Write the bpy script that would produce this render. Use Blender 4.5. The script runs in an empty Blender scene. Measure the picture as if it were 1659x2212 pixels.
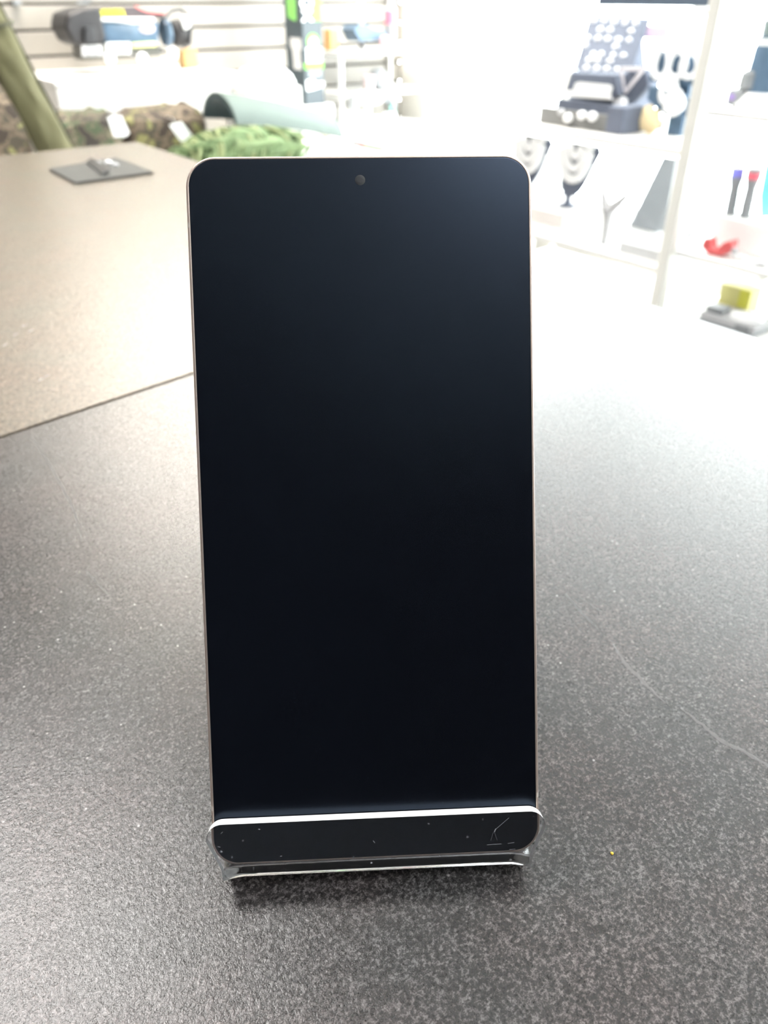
import bpy, bmesh, math, random
from mathutils import Vector, Matrix, noise

random.seed(4)
scn = bpy.context.scene
COL = scn.collection
R = math.radians

# ------------------------------------------------------------------ camera
CT = 0.95                       # counter top height
CAMZ = CT + 0.177
PITCH, YAW = 34.0, -37.5        # degrees below the horizon, heading
FPX, IW, IH = 1650.0, 1659, 2212
cam_d = bpy.data.cameras.new('camera')
cam_d.sensor_fit = 'VERTICAL'
cam_d.sensor_height = 36.0
cam_d.sensor_width = 36.0 * IW / IH
cam_d.lens = FPX / IH * 36.0
cam_d.clip_start = 0.01
cam_d.dof.use_dof = True
cam_d.dof.focus_distance = 0.176
cam_d.dof.aperture_fstop = cam_d.lens / 1.55     # about 1.55 mm entrance pupil
cam = bpy.data.objects.new('camera', cam_d)
COL.objects.link(cam)
cam.location = (0, 0, CAMZ)
cam.rotation_euler = (R(90 - PITCH), 0, R(YAW))
scn.camera = cam

# ------------------------------------------------------------------ world, exposure
world = bpy.data.worlds.new('overcast_sky')
scn.world = world
world.use_nodes = True
bg = world.node_tree.nodes['Background']
bg.inputs['Color'].default_value = (0.97, 0.98, 1.0, 1)
bg.inputs['Strength'].default_value = 25.0
PANELS = (80.0, 80.0, 48.0)     # radiance of the ceiling panels, the last one an added helper
STRIP_GLOW = 14.0                       # strength of the light strips added inside the cabinet
scn.view_settings.view_transform = 'Standard'
scn.view_settings.look = 'None'
scn.view_settings.gamma = 1.0
scn.view_settings.use_curve_mapping = False
scn.view_settings.exposure = -0.5

# ------------------------------------------------------------------ sight lines (pixel of the photo -> point on a real plane)
_a, _p = R(YAW), R(PITCH)
_Rz = Matrix.Rotation(_a, 3, 'Z')
CF = _Rz @ Vector((0, math.cos(_p), -math.sin(_p)))
CU = _Rz @ Vector((0, math.sin(_p), math.cos(_p)))
CR = _Rz @ Vector((1, 0, 0))
CC = Vector((0, 0, CAMZ))
def _on(ax, px, py, v):
    d = (px - IW / 2) / FPX * CR + CF - (py - IH / 2) / FPX * CU
    return CC + d * ((v - CC[ax]) / d[ax])
def aX(px, py, v): return _on(0, px, py, v)
def aY(px, py, v): return _on(1, px, py, v)
def aZ(px, py, v): return _on(2, px, py, v)

# ------------------------------------------------------------------ materials
MATS = {}
def mat(name, col=(0.5, 0.5, 0.5), rough=0.5, metal=0.0, var=0.08, scale=40.0, bump=0.0, spec=0.5, emit=None, emit_s=0.0, **kw):
    if name in MATS: return MATS[name]
    m = bpy.data.materials.new(name); m.use_nodes = True
    nt = m.node_tree; b = nt.nodes['Principled BSDF']
    tc = nt.nodes.new('ShaderNodeTexCoord')
    nz = nt.nodes.new('ShaderNodeTexNoise'); nz.inputs['Scale'].default_value = scale; nz.inputs['Detail'].default_value = 4
    nt.links.new(tc.outputs['Object'], nz.inputs['Vector'])
    mx = nt.nodes.new('ShaderNodeMix'); mx.data_type = 'RGBA'
    mx.inputs[6].default_value = tuple(c * (1 - var) for c in col) + (1,)
    mx.inputs[7].default_value = tuple(min(1, c * (1 + var)) for c in col) + (1,)
    nt.links.new(nz.outputs['Fac'], mx.inputs[0])
    nt.links.new(mx.outputs[2], b.inputs['Base Color'])
    b.inputs['Roughness'].default_value = rough
    b.inputs['Metallic'].default_value = metal
    b.inputs['Specular IOR Level'].default_value = spec
    if emit:
        b.inputs['Emission Color'].default_value = tuple(emit) + (1,)
        b.inputs['Emission Strength'].default_value = emit_s
    if bump:
        bp = nt.nodes.new('ShaderNodeBump'); bp.inputs['Strength'].default_value = bump; bp.inputs['Distance'].default_value = kw.get('bdist', 0.002)
        nt.links.new(nz.outputs['Fac'], bp.inputs['Height']); nt.links.new(bp.outputs['Normal'], b.inputs['Normal'])
    for k in ('transmission', 'ior', 'tint'):
        if k in kw:
            key = {'transmission': 'Transmission Weight', 'ior': 'IOR', 'tint': 'Specular Tint'}[k]
            b.inputs[key].default_value = kw[k]
    MATS[name] = m
    return m

def ramp(nt, stops, interp='LINEAR'):
    r = nt.nodes.new('ShaderNodeValToRGB'); r.color_ramp.interpolation = interp
    el = r.color_ramp.elements
    while len(el) < len(stops): el.new(0.5)
    for e, (p, c) in zip(el, stops):
        e.position = p; e.color = tuple(c) + (1,) if len(c) == 3 else c
    return r

def laminate(name, dark, mid, light, rough):
    m = bpy.data.materials.new(name); m.use_nodes = True
    nt = m.node_tree; L = nt.links; b = nt.nodes['Principled BSDF']
    tc = nt.nodes.new('ShaderNodeTexCoord')
    def nz(scale, detail, rgh=0.55):
        n = nt.nodes.new('ShaderNodeTexNoise'); n.inputs['Scale'].default_value = scale
        n.inputs['Detail'].default_value = detail; n.inputs['Roughness'].default_value = rgh
        L.new(tc.outputs['Object'], n.inputs['Vector']); return n
    n1 = nz(1250, 3.0, 0.7)
    n2 = nz(480, 2.0)
    n3 = nz(26, 3.0)
    r1 = ramp(nt, [(0.30, dark), (0.50, mid), (0.60, tuple(0.5 * (a + c) for a, c in zip(mid, light))), (0.74, light)])
    L.new(n1.outputs['Fac'], r1.inputs['Fac'])
    r2 = ramp(nt, [(0.32, (0.72, 0.71, 0.71)), (0.68, (1.2, 1.19, 1.19))])
    L.new(n2.outputs['Fac'], r2.inputs['Fac'])
    r3 = ramp(nt, [(0.35, (1.05, 0.95, 0.94)), (0.65, (0.96, 1.0, 1.01))])
    L.new(n3.outputs['Fac'], r3.inputs['Fac'])
    m1 = nt.nodes.new('ShaderNodeMix'); m1.data_type = 'RGBA'; m1.blend_type = 'MULTIPLY'; m1.inputs[0].default_value = 1
    L.new(r1.outputs[0], m1.inputs[6]); L.new(r2.outputs[0], m1.inputs[7])
    m2 = nt.nodes.new('ShaderNodeMix'); m2.data_type = 'RGBA'; m2.blend_type = 'MULTIPLY'; m2.inputs[0].default_value = 1
    L.new(m1.outputs[2], m2.inputs[6]); L.new(r3.outputs[0], m2.inputs[7])
    # sparse pale flecks
    v = nt.nodes.new('ShaderNodeTexVoronoi'); v.inputs['Scale'].default_value = 330
    L.new(tc.outputs['Object'], v.inputs['Vector'])
    vr = ramp(nt, [(0.07, (1, 1, 1)), (0.15, (0, 0, 0))]); L.new(v.outputs['Distance'], vr.inputs['Fac'])
    sel = nt.nodes.new('ShaderNodeSeparateColor'); L.new(v.outputs['Color'], sel.inputs[0])
    gt = nt.nodes.new('ShaderNodeMath'); gt.operation = 'GREATER_THAN'; gt.inputs[1].default_value = 0.93
    L.new(sel.outputs[0], gt.inputs[0])
    mm = nt.nodes.new('ShaderNodeMath'); mm.operation = 'MULTIPLY'; L.new(vr.outputs[0], mm.inputs[0]); L.new(gt.outputs[0], mm.inputs[1])
    m3 = nt.nodes.new('ShaderNodeMix'); m3.data_type = 'RGBA'; L.new(mm.outputs[0], m3.inputs[0])
    L.new(m2.outputs[2], m3.inputs[6]); m3.inputs[7].default_value = tuple(min(1, c * 1.9) for c in light) + (1,)
    L.new(m3.outputs[2], b.inputs['Base Color'])
    b.inputs['Roughness'].default_value = rough
    b.inputs['Specular IOR Level'].default_value = 0.5
    bp = nt.nodes.new('ShaderNodeBump'); bp.inputs['Strength'].default_value = 0.35; bp.inputs['Distance'].default_value = 0.0004
    L.new(n1.outputs['Fac'], bp.inputs['Height']); L.new(bp.outputs['Normal'], b.inputs['Normal'])
    MATS[name] = m
    return m

def camo(name, stops, scale):
    m = bpy.data.materials.new(name); m.use_nodes = True
    nt = m.node_tree; b = nt.nodes['Principled BSDF']
    tc = nt.nodes.new('ShaderNodeTexCoord'); n = nt.nodes.new('ShaderNodeTexNoise')
    n.inputs['Scale'].default_value = scale; n.inputs['Detail'].default_value = 3
    nt.links.new(tc.outputs['Object'], n.inputs['Vector'])
    r = ramp(nt, stops, 'CONSTANT'); nt.links.new(n.outputs['Fac'], r.inputs['Fac'])
    nt.links.new(r.outputs[0], b.inputs['Base Color']); b.inputs['Roughness'].default_value = 0.9
    MATS[name] = m
    return m

def acrylic():
    m = bpy.data.materials.new('clear_acrylic'); m.use_nodes = True
    nt = m.node_tree; L = nt.links; b = nt.nodes['Principled BSDF']
    b.inputs['Base Color'].default_value = (0.975, 0.975, 0.985, 1)
    b.inputs['Transmission Weight'].default_value = 1.0
    b.inputs['IOR'].default_value = 1.49
    b.inputs['Roughness'].default_value = 0.02
    out = nt.nodes['Material Output']
    tc = nt.nodes.new('ShaderNodeTexCoord')
    v = nt.nodes.new('ShaderNodeTexVoronoi'); v.inputs['Scale'].default_value = 420
    n = nt.nodes.new('ShaderNodeTexNoise'); n.inputs['Scale'].default_value = 500; n.inputs['Detail'].default_value = 3
    L.new(tc.outputs['Object'], n.inputs['Vector'])
    add = nt.nodes.new('ShaderNodeVectorMath'); add.operation = 'MULTIPLY_ADD'; add.inputs[1].default_value = (0.0012,) * 3
    L.new(n.outputs['Color'], add.inputs[0]); L.new(tc.outputs['Object'], add.inputs[2]); L.new(add.outputs[0], v.inputs['Vector'])
    r = ramp(nt, [(0.07, (1, 1, 1)), (0.15, (0, 0, 0))]); L.new(v.outputs['Distance'], r.inputs['Fac'])
    sc = nt.nodes.new('ShaderNodeSeparateColor'); L.new(v.outputs['Color'], sc.inputs[0])
    g = nt.nodes.new('ShaderNodeMath'); g.operation = 'GREATER_THAN'; g.inputs[1].default_value = 0.84; L.new(sc.outputs[1], g.inputs[0])
    mu = nt.nodes.new('ShaderNodeMath'); mu.operation = 'MULTIPLY'; L.new(r.outputs[0], mu.inputs[0]); L.new(g.outputs[0], mu.inputs[1])
    h = nt.nodes.new('ShaderNodeMath'); h.operation = 'MULTIPLY_ADD'; h.inputs[1].default_value = 0.40; h.inputs[2].default_value = 0.007
    L.new(mu.outputs[0], h.inputs[0])
    d = nt.nodes.new('ShaderNodeBsdfDiffuse'); d.inputs['Color'].default_value = (0.7, 0.7, 0.74, 1)
    mx = nt.nodes.new('ShaderNodeMixShader'); L.new(h.outputs[0], mx.inputs[0]); L.new(b.outputs[0], mx.inputs[1]); L.new(d.outputs[0], mx.inputs[2])
    L.new(mx.outputs[0], out.inputs['Surface'])
    MATS['clear_acrylic'] = m
    return m

def pane_glass():
    m = bpy.data.materials.new('window_glass'); m.use_nodes = True
    nt = m.node_tree; L = nt.links; out = nt.nodes['Material Output']
    t = nt.nodes.new('ShaderNodeBsdfTransparent'); t.inputs['Color'].default_value = (0.95, 0.98, 0.97, 1)
    g = nt.nodes.new('ShaderNodeBsdfGlossy'); g.inputs['Roughness'].default_value = 0.02
    mx = nt.nodes.new('ShaderNodeMixShader'); mx.inputs[0].default_value = 0.05
    L.new(t.outputs[0], mx.inputs[1]); L.new(g.outputs[0], mx.inputs[2]); L.new(mx.outputs[0], out.inputs['Surface'])
    MATS['window_glass'] = m
    return m

# ------------------------------------------------------------------ geometry builder
class G:
    def __init__(s): s.v, s.f, s.m = [], [], []
    def add(s, verts, faces, mi=0):
        o = len(s.v); s.v += [Vector(p) for p in verts]
        for f in faces: s.f.append([i + o for i in f]); s.m.append(mi)
        return s
    def box(s, c, d, rot=None, mi=0):
        hx, hy, hz = d[0] / 2, d[1] / 2, d[2] / 2
        vs = [Vector((x, y, z)) for x in (-hx, hx) for y in (-hy, hy) for z in (-hz, hz)]
        if rot is not None: vs = [rot @ p for p in vs]
        c = Vector(c)
        return s.add([c + p for p in vs], [(0, 1, 3, 2), (4, 6, 7, 5), (0, 4, 5, 1), (2, 3, 7, 6), (0, 2, 6, 4), (1, 5, 7, 3)], mi)
    def bb(s, a, b, mi=0):
        a, b = Vector(a), Vector(b)
        return s.box((a + b) / 2, [abs(q) for q in (b - a)], None, mi)
    def cyl(s, p0, p1, r0, r1=None, n=20, mi=0):
        r1 = r0 if r1 is None else r1
        return s.tubes([(p0, r0), (p1, r1)], n, mi)
    def tubes(s, pr, n=12, mi=0, closed=False):
        pts = [Vector(p) for p, _ in pr]; rad = [r for _, r in pr]; N = len(pts)
        rings = []; up = None
        for i in range(N):
            if closed: t = pts[(i + 1) % N] - pts[i - 1]
            else: t = pts[min(i + 1, N - 1)] - pts[max(i - 1, 0)]
            t.normalize()
            if up is None: up = t.orthogonal().normalized()
            up = (up - t * up.dot(t)).normalized(); w = t.cross(up)
            rings.append([pts[i] + rad[i] * (math.cos(2 * math.pi * k / n) * up + math.sin(2 * math.pi * k / n) * w) for k in range(n)])
        vs = [p for r in rings for p in r]; fs = []
        for i in range(N if closed else N - 1):
            j = (i + 1) % N
            for k in range(n):
                fs.append((i * n + k, i * n + (k + 1) % n, j * n + (k + 1) % n, j * n + k))
        if not closed:
            fs.append(tuple(reversed(range(n)))); fs.append(tuple((N - 1) * n + k for k in range(n)))
        return s.add(vs, fs, mi)
    def lathe(s, prof, c, n=28, axis=None, mi=0):
        c = Vector(c); vs = []; fs = []; M = axis or Matrix.Identity(3)
        for r, z in prof:
            for k in range(n):
                a = 2 * math.pi * k / n; vs.append(c + M @ Vector((r * math.cos(a), r * math.sin(a), z)))
        for i in range(len(prof) - 1):
            for k in range(n): fs.append((i * n + k, i * n + (k + 1) % n, (i + 1) * n + (k + 1) % n, (i + 1) * n + k))
        fs.append(tuple(reversed(range(n)))); fs.append(tuple((len(prof) - 1) * n + k for k in range(n)))
        return s.add(vs, fs, mi)
    def ball(s, c, r, sc=(1, 1, 1), n=14, mi=0, lump=0.0, lscale=1.0, seed=0.0):
        vs = []; fs = []; c = Vector(c); m = max(6, n // 2 + 1)
        for i in range(m + 1):
            t = math.pi * i / m
            for k in range(n):
                a = 2 * math.pi * k / n
                d = Vector((math.sin(t) * math.cos(a), math.sin(t) * math.sin(a), math.cos(t)))
                q = r
                if lump: q *= 1 + lump * noise.noise(d * lscale + Vector((seed, seed * 0.7, 3.1)))
                vs.append(c + Vector((d.x * sc[0], d.y * sc[1], d.z * sc[2])) * q)
        for i in range(m):
            for k in range(n): fs.append((i * n + k, (i + 1) * n + k, (i + 1) * n + (k + 1) % n, i * n + (k + 1) % n))
        return s.add(vs, fs, mi)
    def prism(s, pts, ext, mi=0):
        pts = [Vector(p) for p in pts]; e = Vector(ext); n = len(pts)
        fs = [tuple(range(n)), tuple(reversed(range(n, 2 * n)))]
        for k in range(n): fs.append((k, k + n, (k + 1) % n + n, (k + 1) % n))
        return s.add(pts + [p + e for p in pts], fs, mi)

def obj(name, g, m, parent=None, bevel=0.0, seg=2, smooth=True, ang=35, sub=0, wn=False):
    bm = bmesh.new()
    vs = [bm.verts.new(p) for p in g.v]
    for f, mi in zip(g.f, g.m):
        try:
            bf = bm.faces.new([vs[i] for i in f]); bf.material_index = mi
        except ValueError: pass
    bmesh.ops.remove_doubles(bm, verts=bm.verts, dist=1e-6)
    bmesh.ops.recalc_face_normals(bm, faces=bm.faces)
    if bevel:
        es = [e for e in bm.edges if len(e.link_faces) == 2 and e.calc_face_angle(0) > R(30)]
        bmesh.ops.bevel(bm, geom=es, offset=bevel, segments=seg, profile=0.5, affect='EDGES', clamp_overlap=True)
    xs = [v.co for v in bm.verts]
    lo = Vector([min(p[i] for p in xs) for i in range(3)]); hi = Vector([max(p[i] for p in xs) for i in range(3)])
    o = Vector(((lo.x + hi.x) / 2, (lo.y + hi.y) / 2, lo.z))
    bmesh.ops.translate(bm, verts=bm.verts, vec=-o)
    me = bpy.data.meshes.new(name); bm.to_mesh(me); bm.free()
    for q in (m if isinstance(m, (list, tuple)) else [m]): me.materials.append(q)
    if smooth:
        me.shade_smooth(); me.set_sharp_from_angle(angle=R(ang))
    ob = bpy.data.objects.new(name, me); COL.objects.link(ob)
    if parent is not None:
        ob.parent = parent
        w = parent.location.copy(); q = parent.parent
        while q is not None: w += q.location; q = q.parent
        ob.location = o - w
    else: ob.location = o
    if (bevel or wn) and smooth:
        md = ob.modifiers.new('weighted', 'WEIGHTED_NORMAL'); md.keep_sharp = True; md.weight = 100
    if sub:
        md = ob.modifiers.new('smooth', 'SUBSURF'); md.levels = sub; md.render_levels = sub
    return ob
def tag(o, label, cat, group=None):
    o['label'] = label; o['category'] = cat
    if group: o['group'] = group
    return o
def thing(name, loc, label, cat, group=None):
    o = bpy.data.objects.new(name, None); o.empty_display_size = 0.05; COL.objects.link(o); o.location = loc
    return tag(o, label, cat, group)
def struct(o): o['kind'] = 'structure'; return o
def one(name, g, m, label, cat, group=None, **k): return tag(obj(name, g, m, **k), label, cat, group)

# ------------------------------------------------------------------ shared materials
M_white = mat('white_board', (0.82, 0.81, 0.79), 0.45, var=0.03)
M_wall = mat('warm_white_paint', (0.80, 0.76, 0.70), 0.7, var=0.03)
M_slat = mat('slatwall_laminate', (0.31, 0.288, 0.258), 0.4, var=0.03)
M_groove = mat('groove_shadow_board', (0.035, 0.031, 0.028), 0.8)
M_dark = mat('screen_dark_tone', (0.022, 0.024, 0.030), 0.8, var=0.1)  # unseen walls coloured dark so the phone screen reflects darkness
M_ceil = mat('ceiling_paint', (0.80, 0.80, 0.80), 0.9, var=0.03)
M_floor = mat('grey_vinyl_floor', (0.34, 0.33, 0.32), 0.5, var=0.15, scale=12)
M_char = mat('charcoal_velvet', (0.11, 0.125, 0.165), 0.85, var=0.1)
M_navy = mat('navy_velvet', (0.075, 0.125, 0.19), 0.8, var=0.1)
M_grey = mat('mid_grey_plastic', (0.22, 0.23, 0.24), 0.5)
M_lgrey = mat('pale_grey_card', (0.46, 0.46, 0.47), 0.6)
M_black = mat('black_plastic', (0.025, 0.025, 0.028), 0.4)
M_pearl = mat('pearl_white', (0.92, 0.92, 0.92), 0.2, var=0.02)
M_alu = mat('cream_coated_metal', (0.78, 0.77, 0.72), 0.35, var=0.03)
M_glass = pane_glass()

# ================================================================== the room
XL, XR, YB, YF, ZC = -1.0, 2.55, -2.0, 3.2, 2.45
struct(obj('floor', G().bb((XL - .1, YB - .1, -0.1), (XR + .1, YF + .1, 0)), M_floor, smooth=False))
struct(obj('ceiling', G().bb((XL - .1, YB - .1, ZC), (XR + .1, YF + .1, ZC + .1)), M_ceil, smooth=False))
struct(obj('wall_left', G().bb((XL - .1, YB - .1, 0), (XL, YF + .1, ZC)), M_dark, smooth=False))
struct(obj('wall_back', G().bb((XL, YB - .1, 0), (XR, YB, ZC)), M_dark, smooth=False))
wf = struct(obj('wall_front', G().bb((XL, YF + 0.008, 0), (XR, YF + .1, ZC)), M_groove, smooth=False))
pitch, g0 = 0.0765, 1.035 - 0.0765 * 13
k = 0
while True:
    z0 = g0 + k * pitch; z1 = min(z0 + pitch - 0.009, ZC); k += 1
    if z0 > ZC - 0.03: break
    obj('slat', G().bb((XL, YF - 0.008, max(z0, 0.0)), (XR, YF + 0.008, z1)), M_slat, wf, bevel=0.0015, seg=1)
# right wall with the big shop window
WY0, WY1, WZ0, WZ1 = -0.9, 3.02, 0.35, 2.30
g = G().bb((XR, YB, 0), (XR + .1, YF, WZ0)).bb((XR, YB, WZ1), (XR + .1, YF, ZC))
g.bb((XR, YB, WZ0), (XR + .1, WY0, WZ1)).bb((XR, WY1, WZ0), (XR + .1, YF, WZ1))
struct(obj('wall_right', g, M_wall, smooth=False))
win = bpy.data.objects.new('window_1', None); COL.objects.link(win); win.location = (XR + .05, (WY0 + WY1) / 2, WZ0); win['kind'] = 'structure'
for yy in (WY0 + .025, WY0 + 1.32, WY1 - 1.32, WY1 - .025):
    obj('window_frame', G().bb((XR + .02, yy - .025, WZ0 + (.05 if WY0 + .1 < yy < WY1 - .1 else 0)), (XR + .08, yy + .025, WZ1 - (.05 if WY0 + .1 < yy < WY1 - .1 else 0))), M_white, win, bevel=.003)
for zz in (WZ0 + .025, WZ1 - .025):
    obj('window_frame', G().bb((XR + .02, WY0 + .05, zz - .025), (XR + .08, WY1 - .05, zz + .025)), M_white, win, bevel=.003)
for ya, yb in ((WY0 + .05, WY0 + 1.295), (WY0 + 1.345, WY1 - 1.345), (WY1 - 1.295, WY1 - .05)):
    obj('pane', G().bb((XR + .047, ya, WZ0 + .05), (XR + .053, yb, WZ1 - .05)), M_glass, win, smooth=False)

# ceiling panels; the third is added to put a glow on the screen
M_lampframe = mat('lamp_frame_white', (0.8, 0.8, 0.8), 0.5)
for pi, (x, y, sx, sy, lab) in enumerate(((1.15, 2.7, .9, .6, 'wide ceiling light panel nearest the slatted end wall'),
                            (-.2, 1.0, .5, .5, 'ceiling light panel above the left part of the counter'),
                            (.22, -.62, .6, .6, 'added unseen square light panel that gives the phone screen its glow'))):
    M_diff = mat('lamp_diffuser_%d' % pi, (0.9, 0.9, 0.9), 0.5, emit=((1.0, 0.93, 0.83), (1.0, 0.97, 0.94), (0.93, 0.97, 1.0))[pi], emit_s=PANELS[pi])
    t = thing('ceiling_light', (x, y, ZC - .03), lab, 'ceiling light', 'ceiling light panels')
    g = G()
    for s_ in (-1, 1):
        g.bb((x + s_ * sx / 2, y - sy / 2, ZC - .03), (x + s_ * (sx / 2 - .025), y + sy / 2, ZC))
        g.bb((x - sx / 2 + .025, y + s_ * sy / 2, ZC - .03), (x + sx / 2 - .025, y + s_ * (sy / 2 - .025), ZC))
    obj('frame', g, M_lampframe, t, smooth=False)
    obj('diffuser', G().bb((x - sx / 2 + .025, y - sy / 2 + .025, ZC - .022), (x + sx / 2 - .025, y + sy / 2 - .025, ZC - .012)), M_diff, t, smooth=False)

# ================================================================== counter
M_lam = laminate('charcoal_laminate', (0.0078, 0.0069, 0.0067), (0.026, 0.0231, 0.0223), (0.126, 0.117, 0.114), 0.225)
M_lam2 = laminate('taupe_laminate', (0.033, 0.0265, 0.019), (0.108, 0.088, 0.064), (0.20, 0.169, 0.131), 0.25)
M_seam = mat('seam_sealant', (0.06, 0.048, 0.04), 0.6)
M_base = mat('counter_base_board', (0.10, 0.10, 0.105), 0.5)
CX0, CX1, CY0, CY1 = -0.36, 0.464, -1.55, 1.203
def seam(x): return 0.373 + (x - 0.051) * 0.119
TH = 0.038
def top_piece(ya0, ya1, yb0, yb1):      # y at X0/X1 for both ends
    return G().prism([(CX0, ya0, CT), (CX1, ya1, CT), (CX1, yb1, CT), (CX0, yb0, CT)], (0, 0, -TH))
cA = thing('counter', (0.05, -0.5, 0), 'dark charcoal speckled laminate counter section carrying the phone stand', 'counter')
obj('worktop', top_piece(CY0, CY0, seam(CX0) - .0012, seam(CX1) - .0012), M_lam, cA, bevel=.0008, seg=2)
obj('base', G().bb((CX0 + .03, CY0 + .02, 0), (CX1 - .03, .30, CT - TH)), M_base, cA, bevel=.002)
obj('seam_strip', G().prism([(CX0, seam(CX0) - .0012, CT - .0012), (CX1, seam(CX1) - .0012, CT - .0012), (CX1, seam(CX1) + .0012, CT - .0012), (CX0, seam(CX0) + .0012, CT - .0012)], (0, 0, -.02)), M_seam, cA, smooth=False)
cB = thing('counter', (0.05, 0.8, 0), 'taupe speckled laminate counter section beyond the dark seam at left', 'counter')
obj('worktop', top_piece(seam(CX0) + .0012, seam(CX1) + .0012, CY1, CY1), M_lam2, cB, bevel=.0008, seg=2)
obj('base', G().bb((CX0 + .03, .44, 0), (CX1 - .03, CY1 - .03, CT - TH)), M_base, cB, bevel=.002)

# worn scuffs and scratches on the worktop
M_scuff = mat('worn_scuff', (0.068, 0.061, 0.060), 0.5, var=0.3, scale=900)
M_scuff2 = mat('faint_scuff', (0.042, 0.040, 0.040), 0.42, var=0.35, scale=900)
M_chip = mat('pale_fleck_mark', (0.20, 0.18, 0.155), 0.6, var=0.2, scale=600)
def strip(pts, widths, par, m, name):
    P = [aZ(px, py, CT + .00004) for px, py in pts]; Q = []; W = []
    for i in range(len(P) - 1):
        for j in range(6):
            t = j / 6; Q.append(P[i].lerp(P[i + 1], t)); W.append(widths[i] * (1 - t) + widths[i + 1] * t)
    Q.append(P[-1]); W.append(widths[-1])
    L_, R_ = [], []
    for i, p in enumerate(Q):
        d = (Q[min(i + 1, len(Q) - 1)] - Q[max(i - 1, 0)]).normalized(); n_ = Vector((-d.y, d.x, 0))
        w = W[i] * (0.75 + 0.5 * random.random()); jit = n_ * W[i] * random.uniform(-.25, .25)
        L_.append(p + n_ * w / 2 + jit); R_.append(p - n_ * w / 2 + jit)
    n_ = len(Q); e = Vector((0, 0, -.00003))
    vs = L_ + R_ + [p + e for p in L_] + [p + e for p in R_]
    fs = []
    for i in range(n_ - 1):
        fs += [(i, i + 1, n_ + i + 1, n_ + i), (2 * n_ + i, 3 * n_ + i, 3 * n_ + i + 1, 2 * n_ + i + 1),
               (i, 2 * n_ + i, 2 * n_ + i + 1, i + 1), (n_ + i, n_ + i + 1, 3 * n_ + i + 1, 3 * n_ + i)]
    fs += [(0, n_, 3 * n_, 2 * n_), (n_ - 1, 3 * n_ - 1, 4 * n_ - 1, 2 * n_ - 1)]
    obj(name, G().add(vs, fs), m, par, smooth=False)
strip([(1222, 1283), (1258, 1325), (1292, 1358)], [.0004, .0009, .0003], cA, M_scuff2, 'scuff_mark')
strip([(1250, 1288), (1300, 1322)], [.0002, .0004], cA, M_scuff2, 'scuff_mark')
strip([(1324, 1390), (1348, 1430), (1392, 1475), (1438, 1520)], [.0004, .0012, .0013, .0003], cA, M_scuff, 'scuff_mark')
strip([(1470, 1530), (1510, 1560), (1560, 1600), (1612, 1626), (1659, 1654), (1720, 1690)], [.0002, .0011, .0014, .0012, .0011, .0004], cA, M_scuff, 'scuff_mark')
strip([(68, 942), (112, 1012), (160, 1100), (178, 1170)], [.0003, .0007, .0006, .0002], cA, M_scuff2, 'scuff_mark')
strip([(188, 1235), (232, 1283)], [.0005, .0003], cA, M_scuff2, 'scuff_mark')
strip([(541, 2030), (534, 2084)], [.0004, .0003], cA, M_scuff, 'scratch')
strip([(640, 1988), (646, 2003)], [.0006, .0003], cA, M_scuff, 'scratch')
strip([(762, 1978), (780, 1990)], [.0006, .0005], cA, M_scuff, 'scratch')
for (px, py, w) in ((66, 715, .0022), (52, 703, .0013), (34, 722, .0014), (88, 820, .0022), (102, 812, .0012), (10, 745, .0014)):
    strip([(px - 6, py + 3), (px, py), (px + 7, py - 3)], [w * .4, w, w * .4], cB, M_chip, 'scuff_mark')
one('crumb', G().ball(aZ(1322, 1843, CT + .0003), .00034, (1, 1.3, .9), n=8, lump=.4, lscale=2), mat('yellow_crumb', (0.75, 0.5, 0.06), .5),
    'tiny yellow crumb on the dark counter right of the phone stand', 'crumb')

# ================================================================== phone
PY, PR = R(2.79), R(30.28)
_r = _Rz @ Vector((math.cos(PY), math.sin(PY), 0)); _b = _Rz @ Vector((-math.sin(PY), math.cos(PY), 0)); _z = Vector((0, 0, 1))
_u = _b * math.sin(PR) + _z * math.cos(PR); _n = -_b * math.cos(PR) + _z * math.sin(PR)
_o = CC + (_Rz @ Vector((-1.505, 104.33, -169.23))) * 0.001
def pp(x, s, n): return _o + (_r * x + _u * s + _n * n) * 0.001      # millimetres in the phone's own frame
PW, PH, PT, RAD = 77.7, 162.1, 8.2, 6.6
S0 = 0.05                                                            # lower end of the phone
def rrect(inset, n, seg=10):
    w, h, r = PW / 2 - inset, PH / 2 - inset, max(RAD - inset, .5)
    cy = S0 + PH / 2; out = []
    for cx, sy, a0 in ((w - r, h - r, 0), (-(w - r), h - r, 90), (-(w - r), -(h - r), 180), (w - r, -(h - r), 270)):
        for i in range(seg + 1):
            a = R(a0 + 90 * i / seg); out.append(pp(cx + r * math.cos(a), cy + sy + r * math.sin(a), n))
    return out
def loft(g, loops, cap0=False, cap1=False):
    N = len(loops[0]); o = len(g.v); vs = [p for l in loops for p in l]; fs = []
    for i in range(len(loops) - 1):
        for k in range(N): fs.append((i * N + k, i * N + (k + 1) % N, (i + 1) * N + (k + 1) % N, (i + 1) * N + k))
    if cap0: fs.append(tuple(range(N)))
    if cap1: fs.append(tuple(reversed(range((len(loops) - 1) * N, len(loops) * N))))
    return g.add(vs, fs)
M_frame = mat('bronze_titanium', (0.43, 0.34, 0.29), 0.42, metal=0.7, var=0.06, scale=400)
M_ant = mat('antenna_resin', (0.42, 0.37, 0.33), 0.4)
M_screen = mat('black_display_glass', (0.0012, 0.0013, 0.002), 0.26, var=0.05, spec=0.45, ior=1.5, tint=(0.56, 0.72, 1.0, 1))
M_pback = mat('matte_back_glass', (0.20, 0.18, 0.17), 0.4)
M_lens = mat('punch_hole_lens', (0.004, 0.0045, 0.006), 0.3)
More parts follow.
